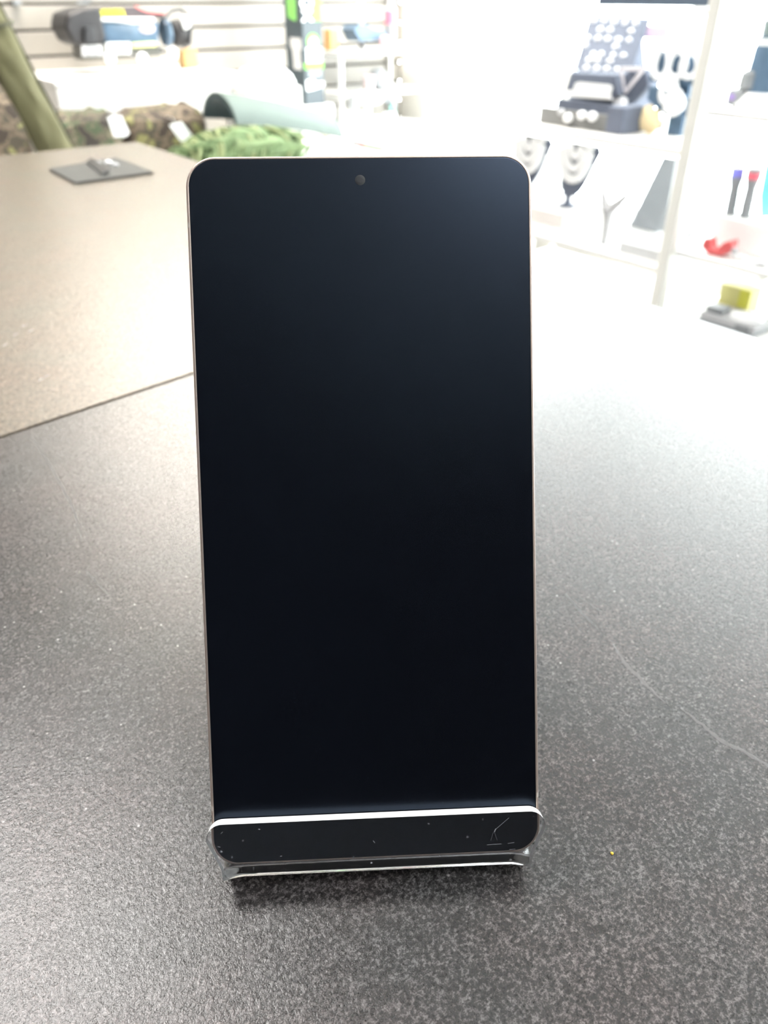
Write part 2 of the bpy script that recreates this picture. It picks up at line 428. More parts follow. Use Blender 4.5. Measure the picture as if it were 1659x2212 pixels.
phone = thing('smartphone', pp(0, S0, -PT / 2), 'black-screened smartphone with thin bronze metal frame resting in a clear stand', 'smartphone')
PROF = [(0.80, -0.55), (0.78, -0.02), (0.62, 0.04), (0.42, -0.02), (0.18, -0.35), (0.04, -0.9), (0.0, -1.6), (0.0, -6.6), (0.04, -7.3), (0.2, -7.8), (0.55, -8.12), (0.9, -8.2)]
obj('frame', loft(G(), [rrect(i, n) for i, n in PROF]), M_frame, phone, ang=60)
obj('back_panel', loft(G(), [rrect(.9, -8.2), rrect(.9, -7.4)], True, True), M_pback, phone)
scr = obj('screen', loft(G(), [rrect(.8, -.55), rrect(.8, -.1), rrect(.86, -.02), rrect(.98, 0.0)], True, True), M_screen, phone, ang=50, wn=True)
g = G(); c0 = (0, 156.6)
ring = lambda r, n: [pp(c0[0] + r * math.cos(2 * math.pi * i / 24), c0[1] + r * math.sin(2 * math.pi * i / 24), n) for i in range(24)]
loft(g, [ring(1.15, .001), ring(1.1, .005), ring(.3, .0055)], False, True)
obj('camera_lens', g, M_lens, scr)
def band(path, name='antenna_band'):
    # path: function (t, inset, n) -> point; swept over the outer part of the frame section
    sec = [(i - .025, n + (.012 if n > -.1 else 0)) for i, n in PROF[2:11]]
    A = [path(-.5, i, n) for i, n in sec]; B = [path(.5, i, n) for i, n in sec]
    m_ = len(sec); inn = [path(-.5, i + .1, n) for i, n in sec] + [path(.5, i + .1, n) for i, n in sec]
    fs = []
    for i in range(m_ - 1):
        fs += [(i, i + 1, m_ + i + 1, m_ + i), (2 * m_ + i, 3 * m_ + i, 3 * m_ + i + 1, 2 * m_ + i + 1),
               (i, 2 * m_ + i, 2 * m_ + i + 1, i + 1), (m_ + i, m_ + i + 1, 3 * m_ + i + 1, 3 * m_ + i)]
    obj(name, G().add(A + B + inn, fs), M_ant, phone)
for s_, y_ in ((-1, 147.2), (1, 147.9), (1, 13.6), (-1, 13.6)):
    band(lambda t, i, n, s_=s_, y_=y_: pp(s_ * (PW / 2 - i), y_ + t * 1.1, n))
band(lambda t, i, n: pp(-12.4 + t * 1.1, S0 + PH - i, n))
for x_ in (-24.6, 25.8):
    band(lambda t, i, n, x_=x_: pp(x_ + t * 1.1, S0 + i, n))

# ================================================================== acrylic stand
TA = 2.9
path = []                                             # inner surface, (n, s, half width, corner dip)
n_in, s_top, ri = 0.3, 11.2, 0.9
for i in range(13):
    t = i / 12; path.append((n_in, s_top + (S0 - .05 + ri - s_top) * t, 39.5 - 3.4 * t ** 1.2, 0.9 * t ** 4, 1 - t))
for i in range(1, 7):
    a = R(90 * i / 6); path.append((n_in - ri + ri * math.cos(a), S0 - .05 + ri - ri * math.sin(a), 36.1, .9, 0))
nb = -PT - .35
for i in range(1, 6):
    t = i / 5; path.append((n_in - ri + (nb + ri - n_in + ri) * t, S0 - .05, 36.1 + 1.3 * t, .9 * (1 - t), 0))
for i in range(1, 7):
    a = R(90 * i / 6); path.append((nb + ri - ri * math.sin(a), S0 - .05 + ri - ri * math.cos(a), 37.25, 0, 0))
for s_ in (20, 50, 88): path.append((nb, s_, 37.25, 0, 0))
rf = 6.0; turn = 180 - 30.28 - 22
for i in range(1, 11):
    a = R(turn * i / 10); path.append((nb - rf + rf * math.cos(a), 88 + rf * math.sin(a), 37.25, 0, 0))
a = R(turn); dn, ds = -math.sin(a), math.cos(a)       # leg direction
lastn, lasts = path[-1][0], path[-1][1]
def zrel(n, s): return pp(0, s, n).z
L_leg = (zrel(lastn, lasts) - CT) / (-(zrel(dn, ds) - zrel(0, 0))) 
for i in range(1, 5): path.append((lastn + dn * L_leg * i / 4, lasts + ds * L_leg * i / 4, 37.25, 0, 0))
ws = [-1, -.995, -.985, -.97, -.955, -.94, -.92, -.9, -.885, -.87, -.8, -.6, -.3, 0]; ws = ws + [-w for w in reversed(ws[:-1])]
N, K = len(path), len(ws)
inner, outer = [], []
RC = 3.7
for i, (n_, s_, hw, dip, lipf) in enumerate(path):
    a_, b_ = path[max(i - 1, 0)], path[min(i + 1, N - 1)]
    tn, ts = b_[0] - a_[0], b_[1] - a_[1]; l_ = math.hypot(tn, ts); tn /= l_; ts /= l_
    on_, os_ = -ts, tn                                # outward normal (away from the phone)
    for w in ws:
        x = w * hw; e = max(0, abs(x) - (hw - RC))
        drop = (RC - math.sqrt(max(0, RC * RC - e * e))) * lipf
        dp = dip * max(0, (abs(w) - .86) / .14) ** 1.6
        # narrow the outermost edge a little towards the bends
        inner.append(pp(x, s_ - drop - dp, n_)); outer.append(pp(x, s_ - drop - dp + os_ * TA, n_ + on_ * TA))
zmin = min(p.z for p in inner + outer)
lift = CT - zmin
g = G(); NK = N * K; fs = []; ms = []
for i in range(N - 1):
    for k in range(K - 1):
        fs.append((i * K + k, i * K + k + 1, (i + 1) * K + k + 1, (i + 1) * K + k)); ms.append(0)
        fs.append((NK + i * K + k, NK + (i + 1) * K + k, NK + (i + 1) * K + k + 1, NK + i * K + k + 1)); ms.append(0)
    for k in (0, K - 1): fs.append((i * K + k, (i + 1) * K + k, NK + (i + 1) * K + k, NK + i * K + k)); ms.append(1)
for k in range(K - 1):
    for i in (0, N - 1): fs.append((i * K + k, NK + i * K + k, NK + i * K + k + 1, i * K + k + 1)); ms.append(1)
g.add(inner + outer, fs); g.m = ms
print('STAND lowest point minus counter (mm):', -lift * 1000)
M_acr = acrylic()
M_edge = mat('sawn_acrylic_edge', (0.80, 0.80, 0.80), 0.45, var=0.12, scale=500)
stand = one('phone_stand', g, [M_acr, M_edge], 'clear acrylic easel stand with white sawn edge holding the phone', 'stand', ang=40)
M_scr = mat('acrylic_scratch', (0.17, 0.17, 0.18), 0.6)
def onlip(px, py):
    d = (px - IW / 2) / FPX * CR + CF - (py - IH / 2) / FPX * CU
    return CC + d * ((pp(0, 0, n_in + TA + .02) - CC).dot(_n) / d.dot(_n))
for pl, r_ in (([(1099, 1767), (1084, 1780), (1069, 1793)], 5e-5), ([(1071, 1790), (1068, 1797)], 1.6e-4), ([(1066, 1797), (1060, 1816)], 3e-5), ([(1068, 1798), (1074, 1815)], 3e-5),
               ([(1052, 1825), (1066, 1824), (1083, 1823)], 5e-5), ([(1097, 1822), (1111, 1820)], 5e-5), ([(1100, 1835), (1113, 1834)], 5e-5), ([(477, 1801), (481, 1797)], 8e-5), ([(470, 1829), (476, 1830)], 6e-5), ([(558, 1791), (562, 1792)], 1.3e-4), ([(605, 1850), (609, 1849)], 9e-5), ([(806, 1816), (810, 1821)], 8e-5)):
    obj('scratch', G().tubes([(onlip(*q_), r_ * .75) for q_ in pl], 6), M_scr, stand)

# ================================================================== slatwall side (left background)
def ybox(x0, y0, x1, y1, Y, d):          # upright box whose front face (at depth Y) covers the photo rectangle
    a, b = aY(x0, (y0 + y1) / 2, Y), aY(x1, (y0 + y1) / 2, Y); xm = (x0 + x1) / 2
    return (a.x, Y, aY(xm, y1, Y).z), (b.x, Y + d, aY(xm, y0, Y).z)
TZ = 0.66
t = thing('display_table', (1.38, 2.55, 0), 'low white display table under the slatted wall', 'table')
obj('table_top', G().bb((.2, 2.05, TZ - .03), (2.5, 3.17, TZ)), M_white, t, bevel=.002)
obj('apron', G().bb((.28, 2.12, TZ - .12), (2.42, 3.1, TZ - .03)), M_white, t)
for x_, y_ in ((.3, 2.14), (2.36, 2.14), (.3, 3.05), (2.36, 3.05)):
    obj('leg', G().bb((x_, y_, 0), (x_ + .05, y_ + .05, TZ - .12)), M_white, t, bevel=.003)
t = thing('wall_shelf', (1.1, 3.0, .79), 'thick white box shelf fixed to the slatted wall', 'shelf')
obj('shelf_body', G().bb((.835, 2.76, .792), (1.46, 3.19, .896)), M_white, t, bevel=.004)
obj('shelf_top', G().bb((.83, 2.75, .896), (1.465, 3.19, .911)), M_white, t, bevel=.003)

# moulded black gadget pack lying on the shelf hooks
M_blk2 = mat('soft_black_moulding', (0.022, 0.021, 0.023), 0.55, var=0.2)
M_bluep = mat('clear_blue_plastic', (0.07, 0.115, 0.17), 0.12, var=0.45, scale=22)
M_pink = mat('pale_pink_print', (0.62, 0.50, 0.56), 0.5)
M_yel = mat('yellow_label', (0.85, 0.80, 0.03), 0.5)
M_label = mat('grey_white_label', (0.50, 0.50, 0.50), 0.6)
M_ink = mat('dark_print', (0.05, 0.05, 0.055), 0.6)
M_red = mat('red_plastic', (0.62, 0.11, 0.11), 0.4)
M_steel = mat('zinc_wire', (0.55, 0.55, 0.56), 0.3, metal=0.9)
M_wood = mat('pale_pine', (0.55, 0.33, 0.13), 0.6, var=0.2, scale=60)
YP = 2.95
P = lambda x, y, Y=YP: aY(x, y, Y)
t = thing('gadget_pack', P(285, 130), 'black moulded gadget with clear blue window and yellow label on the slatted wall', 'packaged gadget')
def outl(pts, Y=YP): return [aY(x, y, Y) for x, y in pts]
obj('end_cap', G().prism(outl([(141, 62), (146, 30), (180, 17), (218, 13), (222, 40), (230, 78), (226, 96), (178, 100), (158, 92), (150, 74)], YP - .03), (0, .16, 0)), M_blk2, t, bevel=.012, seg=3)
obj('latch', G().prism(outl([(184, 58), (206, 58), (210, 92), (184, 94)], YP - .045), (0, .02, 0)), M_black, t, bevel=.004)
obj('window', G().prism(outl([(218, 46), (250, 47), (330, 46), (345, 48), (344, 94), (330, 104), (226, 96)], YP - .005), (0, .12, 0)), M_bluep, t, bevel=.01, seg=3)
obj('white_band', G().prism(outl([(216, 38), (335, 38), (333, 49), (290, 52), (250, 47), (218, 46)], YP - .012), (0, .12, 0)), M_white, t, bevel=.004)
obj('top_panel', G().prism(outl([(216, 15), (292, 14), (312, 24), (356, 29), (352, 40), (216, 39)], YP - .0), (0, .1, 0)), mat('plum_black_plastic', (0.06, 0.045, 0.05), .5), t, bevel=.005)
obj('red_trim', G().tubes([(P(x, y, YP - .004), .0022) for x, y in ((292, 13), (302, 19), (318, 25), (340, 28), (358, 29))], 8), M_red, t)
obj('base', G().prism(outl([(176, 97), (228, 95), (330, 103), (352, 100), (350, 120), (290, 125), (182, 131)], YP + .012), (0, .1, 0)), mat('dull_grey_base', (.11, .11, .10), .6), t, bevel=.006)
lb = obj('yellow_label', G().prism(outl([(218, 22), (226, 21), (266, 20), (270, 35), (222, 37)], YP - .006), (0, .006, 0)), M_yel, t)
for x_ in (229, 234, 239, 254, 259, 263):
    obj('print_mark', G().prism(outl([(x_, 21.5), (x_ + 2, 21.5), (x_ + 2, 26), (x_, 26)], YP - .0075), (0, .002, 0)), M_ink, lb, smooth=False)
obj('roller', G().lathe([(.035, 0), (.042, .012), (.042, .04), (.035, .055)], P(372, 72, YP + .02), 24, Matrix.Rotation(R(90), 3, 'Y')), M_blk2, t)
obj('roller_band', G().lathe([(.040, 0), (.044, .006), (.044, .014), (.040, .02)], P(352, 70, YP + .02), 24, Matrix.Rotation(R(90), 3, 'Y')), M_bluep, t)
obj('strap', G().tubes([(P(x, y, YP - .02), .006) for x, y in ((355, 40), (372, 22), (392, 20), (405, 36), (412, 60), (410, 95), (396, 102))], 10), M_black, t)
obj('buckle', G().prism(outl([(395, 32), (412, 36), (413, 58), (400, 66), (392, 44)], YP - .03), (0, .012, 0)), M_white, t, bevel=.004)
obj('pink_print', G().ball(P(318, 62, YP - .006), .028, (1, .12, .5), 16), M_pink, t)
obj('yellow_strip', G().prism(outl([(286, 93), (336, 90), (338, 100), (288, 103)], YP - .012), (0, .008, 0)), mat('lemon_strip', (.75, .78, .30), .5), t)
for x0, y0, x1, y1, dd in ((176, 98, 222, 122, .03), (229, 92, 282, 118, .034)):
    c_ = obj('info_card', G().prism(outl([(x0, y0), (x1, y0 - 1), (x1 + 1, y1 - 1), (x0 + 2, y1)], YP - dd), (0, .003, 0)), M_label if x0 < 200 else M_white, t, bevel=.0008)
    for r_ in range(4):
        yy = y0 + 4 + r_ * 5
        for a_, b_ in ((.22, .45), (.55, .8)):
            obj('print_line', G().prism(outl([(x0 + (x1 - x0) * a_, yy), (x0 + (x1 - x0) * b_, yy), (x0 + (x1 - x0) * b_, yy + 2), (x0 + (x1 - x0) * a_, yy + 2)], YP - dd - .001), (0, .0008, 0)), M_grey, c_, smooth=False)
for i, (px, py) in enumerate(((238, 126), (308, 127), (374, 116))):
    w_ = P(px, py, 2.86)
    h_ = thing('slatwall_hook', (w_.x, 3.19, w_.z), ['slatwall hook with round white tip under the two info cards', 'slatwall hook with round white tip below the yellow strip', 'slatwall hook with round white tip beside the pine block'][i], 'hook', 'wall hooks under the gadget pack')
    obj('arm', G().tubes([((w_.x, 3.19, w_.z + .03), .003), ((w_.x, 2.9, w_.z + .004), .003), ((w_.x, 2.865, w_.z), .003)], 8), M_steel, h_)
    obj('tip', G().ball((w_.x, 2.86, w_.z), .019, (1, .35, 1), 16), M_pearl, h_)
one('pine_block', G().prism([aY(395, 110, 2.98), aY(424, 104, 2.98), aY(431, 150, 2.98), aY(400, 150, 2.98)], (0, .05, 0)), M_wood, 'pale pine block beside the black gadget pack', 'wood block', bevel=.002)
# short grey peg at the top edge of the wall, rod and small fittings
g = G().tubes([((aY(181, 0, 3.19).x, 3.19, 1.12), .004), ((aY(181, 0, 3.19).x, 3.12, 1.115), .004)], 8)
g.bb(*ybox(168, 2, 192, 8, 3.11, .012))
one('wall_clip', g, M_grey, 'small dark clip in the groove above the gadget pack', 'clip')
g = G().bb(*ybox(30, 0, 46, 11, 3.165, .025))
one('wall_clip', g, M_grey, 'small dark clip in the groove beside the olive sleeve', 'clip')

# two white price tags on wires under the shelf
for i, pts in enumerate((((232, 253), (262, 249), (280, 288), (272, 295), (247, 296)), ((366, 270), (392, 263), (418, 296), (408, 304), (391, 306)))):
    q = outl(pts, 2.44)
    t = thing('price_tag', q[3], ['blank white price tag below the shelf nearer the olive sleeve', 'blank white price tag below the shelf nearer the phone'][i], 'price tag', 'white tags under the shelf')
    obj('card', G().prism(q, (0, .003, 0)), M_pearl, t, bevel=.0008)
    top = (q[0] + q[1]) / 2
    obj('wire', G().tubes([((top.x * 1.06, 2.76, .80), .0018), ((top.x, 2.46, top.z + .012), .0018), (top + Vector((0, .002, -.001)), .0018)], 6), M_steel, t)

# olive rod sleeve leaning in front of the table
M_olive = mat('olive_canvas', (0.125, 0.116, 0.055), 0.85, var=0.35, scale=14, bump=0.4, bdist=0.004)
M_ol2 = mat('olive_binding', (0.06, 0.058, 0.03), 0.8)
t = thing('rod_sleeve', (.64, 1.93, 0), 'olive green canvas rod sleeve leaning at the left edge', 'rod bag')
def slv(s):   # centre, half width along the sleeve
    z = 1.5 * s; x = .79 - .27 * z + .02 * math.sin(4 * z)
    return Vector((x, 1.92 + .02 * z, z))
g = G(); loops = []
for i in range(91):
    s_ = i / 90; c_ = slv(s_); hw = .040 * (1 if .05 < s_ < .95 else .85); hd = .022
    hw *= 1 + .10 * math.sin(17 * s_) * .5
    loops.append([c_ + Vector((hw * math.cos(a) * (1 + .14 * noise.noise(Vector((math.cos(a) * 2, math.sin(a) * 2, s_ * 22)))), hd * math.sin(a) * (1 + .38 * noise.noise(Vector((math.cos(a) * 1.6, 5.0, s_ * 30)))), 0)) for a in [2 * math.pi * k / 24 for k in range(24)]])
obj('sleeve_body', loft(g, loops, True, True), M_olive, t)
for sx in (-1,):
    obj('binding', G().tubes([(slv(i / 20) + Vector((.041, -.004, 0)), .003) for i in range(21)], 8), M_ol2, t)
c_ = slv(1.075 / 1.5)
obj('strap', G().tubes([(c_ + Vector((.046 * math.cos(a), .026 * math.sin(a), .01 * math.cos(a))), .004) for a in [2 * math.pi * k / 20 for k in range(20)]], 8, closed=True), M_ol2, t)

# camouflage gear on the table
M_camo1 = camo('woodland_camo', [(0, (.035, .03, .025)), (.42, (.10, .085, .06)), (.5, (.055, .075, .04)), (.58, (.17, .14, .10)), (.66, (.05, .045, .04))], 22)
M_camo2 = camo('brown_camo', [(0, (.04, .03, .022)), (.45, (.13, .10, .07)), (.53, (.06, .05, .035)), (.62, (.20, .19, .08))], 18)
def bag(px0, px1, py0, Y, d, m, label, seed):
    a, b = aY(px0, py0, Y), aY(px1, py0, Y); cx = (a.x + b.x) / 2; h = a.z - TZ
    t = thing('camouflage_bag', (cx, Y + d / 2, TZ), label, 'bag', 'camouflage bags on the table')
    g = G(); loops = []
    for i in range(9):
        s_ = i / 8; sc_ = (1 - abs(2 * s_ - 1) ** 6 * .35)
        loops.append([Vector((cx + (b.x - a.x) / 2 * sc_ * abs(math.cos(q)) ** .5 * (1 if math.cos(q) > 0 else -1) * (1 + .08 * noise.noise(Vector((math.cos(q), math.sin(q), s_ * 3 + seed)))),
                              Y + d / 2 + d / 2 * sc_ * abs(math.sin(q)) ** .5 * (1 if math.sin(q) > 0 else -1), TZ + .001 + h * s_ * (1 + .12 * noise.noise(Vector((math.cos(q) * 1.5, math.sin(q) * 1.5, seed)))))) for q in [2 * math.pi * k / 28 for k in range(28)]])
    obj('bag_body', loft(g, loops, True, True), m, t)
    obj('handle', G().tubes([(Vector((cx - .05 + .1 * i / 10, Y + d * .45, TZ + h * .93 + .006 * math.sin(math.pi * i / 10))), .006) for i in range(11)], 8), M_ol2, t)
bag(130, 268, 252, 2.5, .2, M_camo1, 'green and brown camouflage bag below the white shelf', 1.3)
bag(274, 455, 246, 2.52, .2, M_camo2, 'brown camouflage bag behind the two price tags', 4.1)
bag(-90, 52, 195, 2.62, .25, M_camo2, 'tall brown camouflage bag left of the olive sleeve', 7.7)

# bundled green netting
M_net = mat('green_netting', (0.10, 0.15, 0.065), 0.85, var=0.45, scale=60, bump=0.6, bdist=0.004)
M_net2 = mat('pale_net_cord', (0.20, 0.235, 0.11), 0.8, var=0.3)
nc = (aY(400, 300, 2.3) + aY(670, 300, 2.3)) / 2
t = thing('netting_bundle', (nc.x, 2.33, TZ), 'bundle of green camouflage netting under the curved mat', 'netting')
nw = (aY(670, 300, 2.3).x - aY(400, 300, 2.3).x) / 2
obj('net_body', G().ball((nc.x, 2.36, TZ + .068), .075, (nw / .075, 1.3, .78), 36, lump=.35, lscale=3.4), M_net, t)
for k in range(26):
    x_ = nc.x + nw * (-.95 + 1.9 * k / 25) ; rr = .064 * math.sqrt(max(.15, 1 - ((x_ - nc.x) / nw) ** 2)) + .006
    ph = random.uniform(-.6, .6); sl = random.uniform(-.06, .06)
    obj('cord', G().tubes([(Vector((x_ + sl * math.cos(a) + .008 * math.sin(3 * a + ph), 2.36 + 1.25 * rr * math.cos(a), max(TZ + .006, TZ + .062 + rr * math.sin(a)))), .0055) for a in [2 * math.pi * i / 22 for i in range(22)]], 6, closed=True), random.choice((M_net, M_net2)), t)
# grey green curved mat on top
M_mat = mat('sage_foam', (0.085, 0.112, 0.10), 0.7, var=0.05)
M_mat2 = mat('dark_teal_lining', (0.035, 0.06, 0.07), 0.7)
t = thing('curved_mat', (1.43, 2.42, .75), 'sage green curved foam mat with dark lining on the netting', 'foam mat')
def matp(u_, a, off):
    x = 1.235 + .415 * u_; R_ = (.088 - .02 * u_) + off
    zc = aY(470 + 220 * u_, 255 + 32 * u_ ** 1.5, 2.42).z - .030
    return Vector((x, 2.47 - R_ * 1.25 * math.cos(a), zc + R_ * math.sin(a)))
def mshell(o0, o1):
    g = G(); nu, na = 14, 16; A = [matp(i / nu, R(10) + R(160) * j / na, o0) for i in range(nu + 1) for j in range(na + 1)]
    B = [matp(i / nu, R(10) + R(160) * j / na, o1) for i in range(nu + 1) for j in range(na + 1)]
    n1 = na + 1; N_ = len(A); f = []
    for i in range(nu):
        for j in range(na):
            f += [(i * n1 + j, i * n1 + j + 1, (i + 1) * n1 + j + 1, (i + 1) * n1 + j), (N_ + i * n1 + j, N_ + (i + 1) * n1 + j, N_ + (i + 1) * n1 + j + 1, N_ + i * n1 + j + 1)]
        for j in (0, na): f.append((i * n1 + j, (i + 1) * n1 + j, N_ + (i + 1) * n1 + j, N_ + i * n1 + j))
    for j in range(na):
        for i in (0, nu): f.append((i * n1 + j, i * n1 + j + 1, N_ + i * n1 + j + 1, N_ + i * n1 + j))
    return g.add(A + B, f)
obj('shell', mshell(0, .008), M_mat, t)
obj('lining', mshell(-.009, -.0005), M_mat2, t)

# tall black carton with green and white print, on a riser
bx0, by0 = aY(655, 100, 2.85).x, 2.85
bx1, by1 = bx0 + .088, by0 + .125
bz0 = 0.775
one('riser_block', G().bb((bx0 - .03, by0 - .02, TZ), (bx1 + .03, 3.1, bz0)), M_white, 'white riser block under the tall black carton', 'riser', bevel=.002)
M_carton = mat('blue_black_carton', (0.034, 0.048, 0.058), 0.4, var=0.08)
M_green = mat('neon_green_print', (0.16, 0.62, 0.03), 0.5)
M_green2 = mat('leaf_green_print', (0.16, 0.42, 0.09), 0.5)
t = thing('retail_carton', ((bx0 + bx1) / 2, (by0 + by1) / 2, bz0), 'tall blue-black carton with neon green and white print', 'carton')
obj('carton_body', G().bb((bx0, by0, bz0), (bx1, by1, 1.36)), M_carton, t, bevel=.002)
fx = lambda px: bx0 + (px - 655) / 38.0 * (bx1 - bx0)                 # on the front (-Y) face
fz = lambda py: aY(674, py, by0).z
def fprint(name, x0, y0, x1, y1, m, bev=.0):
    return obj(name, G().bb((fx(x0), by0 - .0012, fz(y1)), (fx(x1), by0, fz(y0))), m, t, bevel=bev)
fprint('green_bar', 677, -70, 692, 45, M_green)
fprint('white_badge', 660.5, 103, 689.5, 135, M_pearl, .0005)
fprint('green_strip', 656, 136, 692, 149, M_green)
for yy in (153, 158, 163): fprint('text_line', 663, yy, 688, yy + 2, M_lgrey)
obj('white_mark', G().prism([(fx(a), by0 - .0012, fz(b)) for a, b in ((657, 174), (671, 170), (676, 177), (692, 178), (693, 188), (674, 193), (658, 196))], (0, .0012, 0)), M_pearl, t)
obj('green_dot', G().lathe([(.026, 0), (.026, .0012)], ((fx(674)), by0, fz(90)), 24, Matrix.Rotation(R(90), 3, 'X')), M_green, t)
obj('white_dot', G().lathe([(.018, 0), (.018, .0018)], ((fx(675)), by0, fz(93)), 24, Matrix.Rotation(R(90), 3, 'X')), M_pearl, t)
for ch, py0, py1 in (('X', 21, 46), ('O', -8, 20), ('B', -38, -10)):
    cu = bpy.data.curves.new('letter', 'FONT'); cu.body = ch; cu.extrude = .0006; cu.offset = .035; cu.size = 1
    tmp = bpy.data.objects.new('letter_tmp', cu); COL.objects.link(tmp)
    me = bpy.data.meshes.new_from_object(tmp.evaluated_get(bpy.context.evaluated_depsgraph_get())); bpy.data.objects.remove(tmp)
    xs = [v.co.x for v in me.vertices]; ys = [v.co.y for v in me.vertices]
    X0, X1, Z0, Z1 = fx(653.5), fx(677), fz(py1), fz(py0)
    vs = [(X0 + (v.co.x - min(xs)) / (max(xs) - min(xs)) * (X1 - X0), by0 - .0008 - v.co.z * 1.0, Z0 + (v.co.y - min(ys)) / (max(ys) - min(ys)) * (Z1 - Z0)) for v in me.vertices]
    obj('letter', G().add(vs, [tuple(p.vertices) for p in me.polygons]), M_pearl, t, smooth=False)
    bpy.data.meshes.remove(me)
sy = lambda px: by0 + (645 - px) / 33.0 * .115                       # on the side (-X) face
def sprint_(name, pts, m): obj(name, G().prism([(bx0 - .001, sy(a), aX(640, b, bx0).z) for a, b in pts], (.001, 0, 0)), m, t)
sprint_('side_panel_print', [(617, -60), (634, -60), (634, 45), (627, 44), (617, 36)], M_green2)
sprint_('fork_print', [(619, 82), (641, 82), (642, 104), (638, 112), (640, 150), (624, 150), (623, 110), (619, 100)], M_label)

# white bowl upside down on a white box
wc = aY(580, 185, 2.72)
one('white_box', G().bb((wc.x - .12, 2.66, TZ), (wc.x + .10, 2.84, .862)), mat('white_carton', (.72, .72, .70), .6), 'plain white carton under the upturned bowl', 'box', bevel=.002)
one('white_bowl', G().lathe([(.112, 0), (.114, .008), (.10, .035), (.075, .055), (.04, .064), (.002, .066)], (wc.x, 2.75, .862), 36), M_pearl, 'upturned white bowl in front of the tall carton', 'bowl')

# corner shelf unit with odds and ends
t = thing('corner_shelf', (2.2, 3.0, TZ), 'white open shelf unit in the corner beyond the carton', 'shelf unit')
for zz in (.80, .945): obj('shelf', G().bb((2.0, 2.86, zz - .012), (2.46, 3.185, zz)), M_white, t, bevel=.002)
obj('upright', G().bb((2.46, 3.165, TZ), (2.475, 3.185, 1.30)), M_white, t, bevel=.002)
for y_ in (2.87, 3.165): obj('upright', G().bb((1.985, y_, TZ), (2.0, y_ + .018, .96)), M_white, t, bevel=.002)
obj('upright', G().bb((2.46, 2.87, TZ), (2.475, 2.888, .96)), M_white, t, bevel=.002)
M_capb = mat('slate_blue_fabric', (0.10, 0.15, 0.21), 0.7, var=.2)
M_teal = mat('teal_plastic', (0.10, 0.36, 0.30), 0.4)
M_pinky = mat('dusty_pink', (0.55, 0.30, 0.33), 0.5)
M_purp = mat('violet_plastic', (0.25, 0.17, 0.42), 0.5)
one('fabric_tray', G().prism([aY(x, y, 2.93) for x, y in ((765, 64), (775, 54), (795, 54), (812, 64), (835, 66), (838, 88), (778, 90))], (0, .1, 0)), M_capb, 'slate blue fabric tray on the corner shelf', 'tray', bevel=.006)
t = thing('spray_bottle', (2.31, 2.92, .945), 'grey bottle with a red band on the corner shelf', 'bottle')
b_ = aY(850, 80, 2.92); bx = b_.x
obj('lower_body', G().lathe([(.02, 0), (.024, .006), (.024, .09)], (bx, 2.94, .945), 24), M_grey, t)
obj('red_band', G().lathe([(.0245, 0), (.0245, .046)], (bx, 2.94, 1.035), 24), mat('rose_red', (.72, .13, .19), .4), t)
obj('neck', G().lathe([(.024, 0), (.015, .02), (.013, .08), (.010, .09)], (bx, 2.94, 1.081), 24), M_lgrey, t)
def small(name, g, m, label, cat, **k): return one(name, g, m, label, cat, **k)
q = aY(786, 28, 3.0); small('grey_tube', G().cyl((q.x, 3.02, .945), (q.x, 3.02, 1.2), .012, .012), M_lgrey, 'slim grey tube standing behind the blue tray', 'tube')
q = aY(832, 62, 2.9); small('pink_pot', G().lathe([(.012, 0), (.02, .01), (.022, .04), (.012, .05)], (q.x, 2.9, .945), 20), M_pinky, 'dusty pink pot beside the grey bottle', 'pot')
q = aY(823, 172, 2.93); small('beanie_hat', G().ball((q.x, 2.95, .8405), .045, (1, .8, .9), 20), M_grey, 'grey rounded hat on the middle corner shelf', 'hat')
q = aY(797, 168, 2.9); small('pink_cup', G().lathe([(.02, 0), (.024, .06), (.022, .06), (.019, .004)], (q.x, 2.9, .8), 20), mat('blush_cup', (.66, .52, .53), .5), 'blush cup beside the grey hat', 'cup')
t = thing('game_controller', (2.19, 2.84, TZ), 'white game controller with grey grips below the corner shelf', 'controller')
c_ = aY(800, 212, 2.82)
obj('stand', G().lathe([(.05, 0), (.05, .006), (.014, .012), (.014, c_.z - TZ - .02)], (c_.x, 2.84, TZ), 24), M_white, t)
obj('body', G().ball((c_.x, 2.82, c_.z), .05, (1.5, .6, .52), 22), M_pearl, t)
for s_ in (-1, 1):
    obj('grip', G().tubes([((c_.x + s_ * .05, 2.82, c_.z + .012), .026), ((c_.x + s_ * .092, 2.81, c_.z - .004), .024), ((c_.x + s_ * .105, 2.8, c_.z - .04), .015)], 14), M_grey, t)
q = aY(850, 240, 2.78); small('teal_bottle', G().lathe([(.016, 0), (.018, .004), (.018, .07), (.008, .085), (.008, .1)], (q.x, 2.79, TZ), 20), M_teal, 'small teal bottle at the corner of the table', 'bottle')
q = aY(800, 245, 2.78); small('violet_bottle', G().lathe([(.015, 0), (.016, .03), (.012, .055)], (q.x, 2.74, TZ), 18), M_purp, 'small violet bottle under the game controller', 'bottle')
for i, (px, py, r_, Y_) in enumerate(((770, 262, .045, 2.62), (815, 270, .036, 2.68), (842, 262, .026, 2.70))):
    q = aY(px, py, Y_)
    t = thing('white_mug', (q.x, Y_, TZ), ['largest white mug on the table by the corner shelf', 'middle white mug on the table by the corner shelf', 'smallest white mug on the table by the corner shelf'][i], 'mug', 'white mugs on the table')
    h = max(.06, q.z + .03 - TZ)
    obj('cup', G().lathe([(r_ * .85, 0), (r_, .01), (r_, h), (r_ * .9, h), (r_ * .86, .012)], (q.x, Y_, TZ), 26), M_pearl, t)
    obj('handle', G().tubes([((q.x - r_ * .95 - .018 * math.sin(a), Y_, TZ + h * .5 + h * .28 * math.cos(a)), .005) for a in [math.pi * k / 10 for k in range(11)]], 8), M_pearl, t)
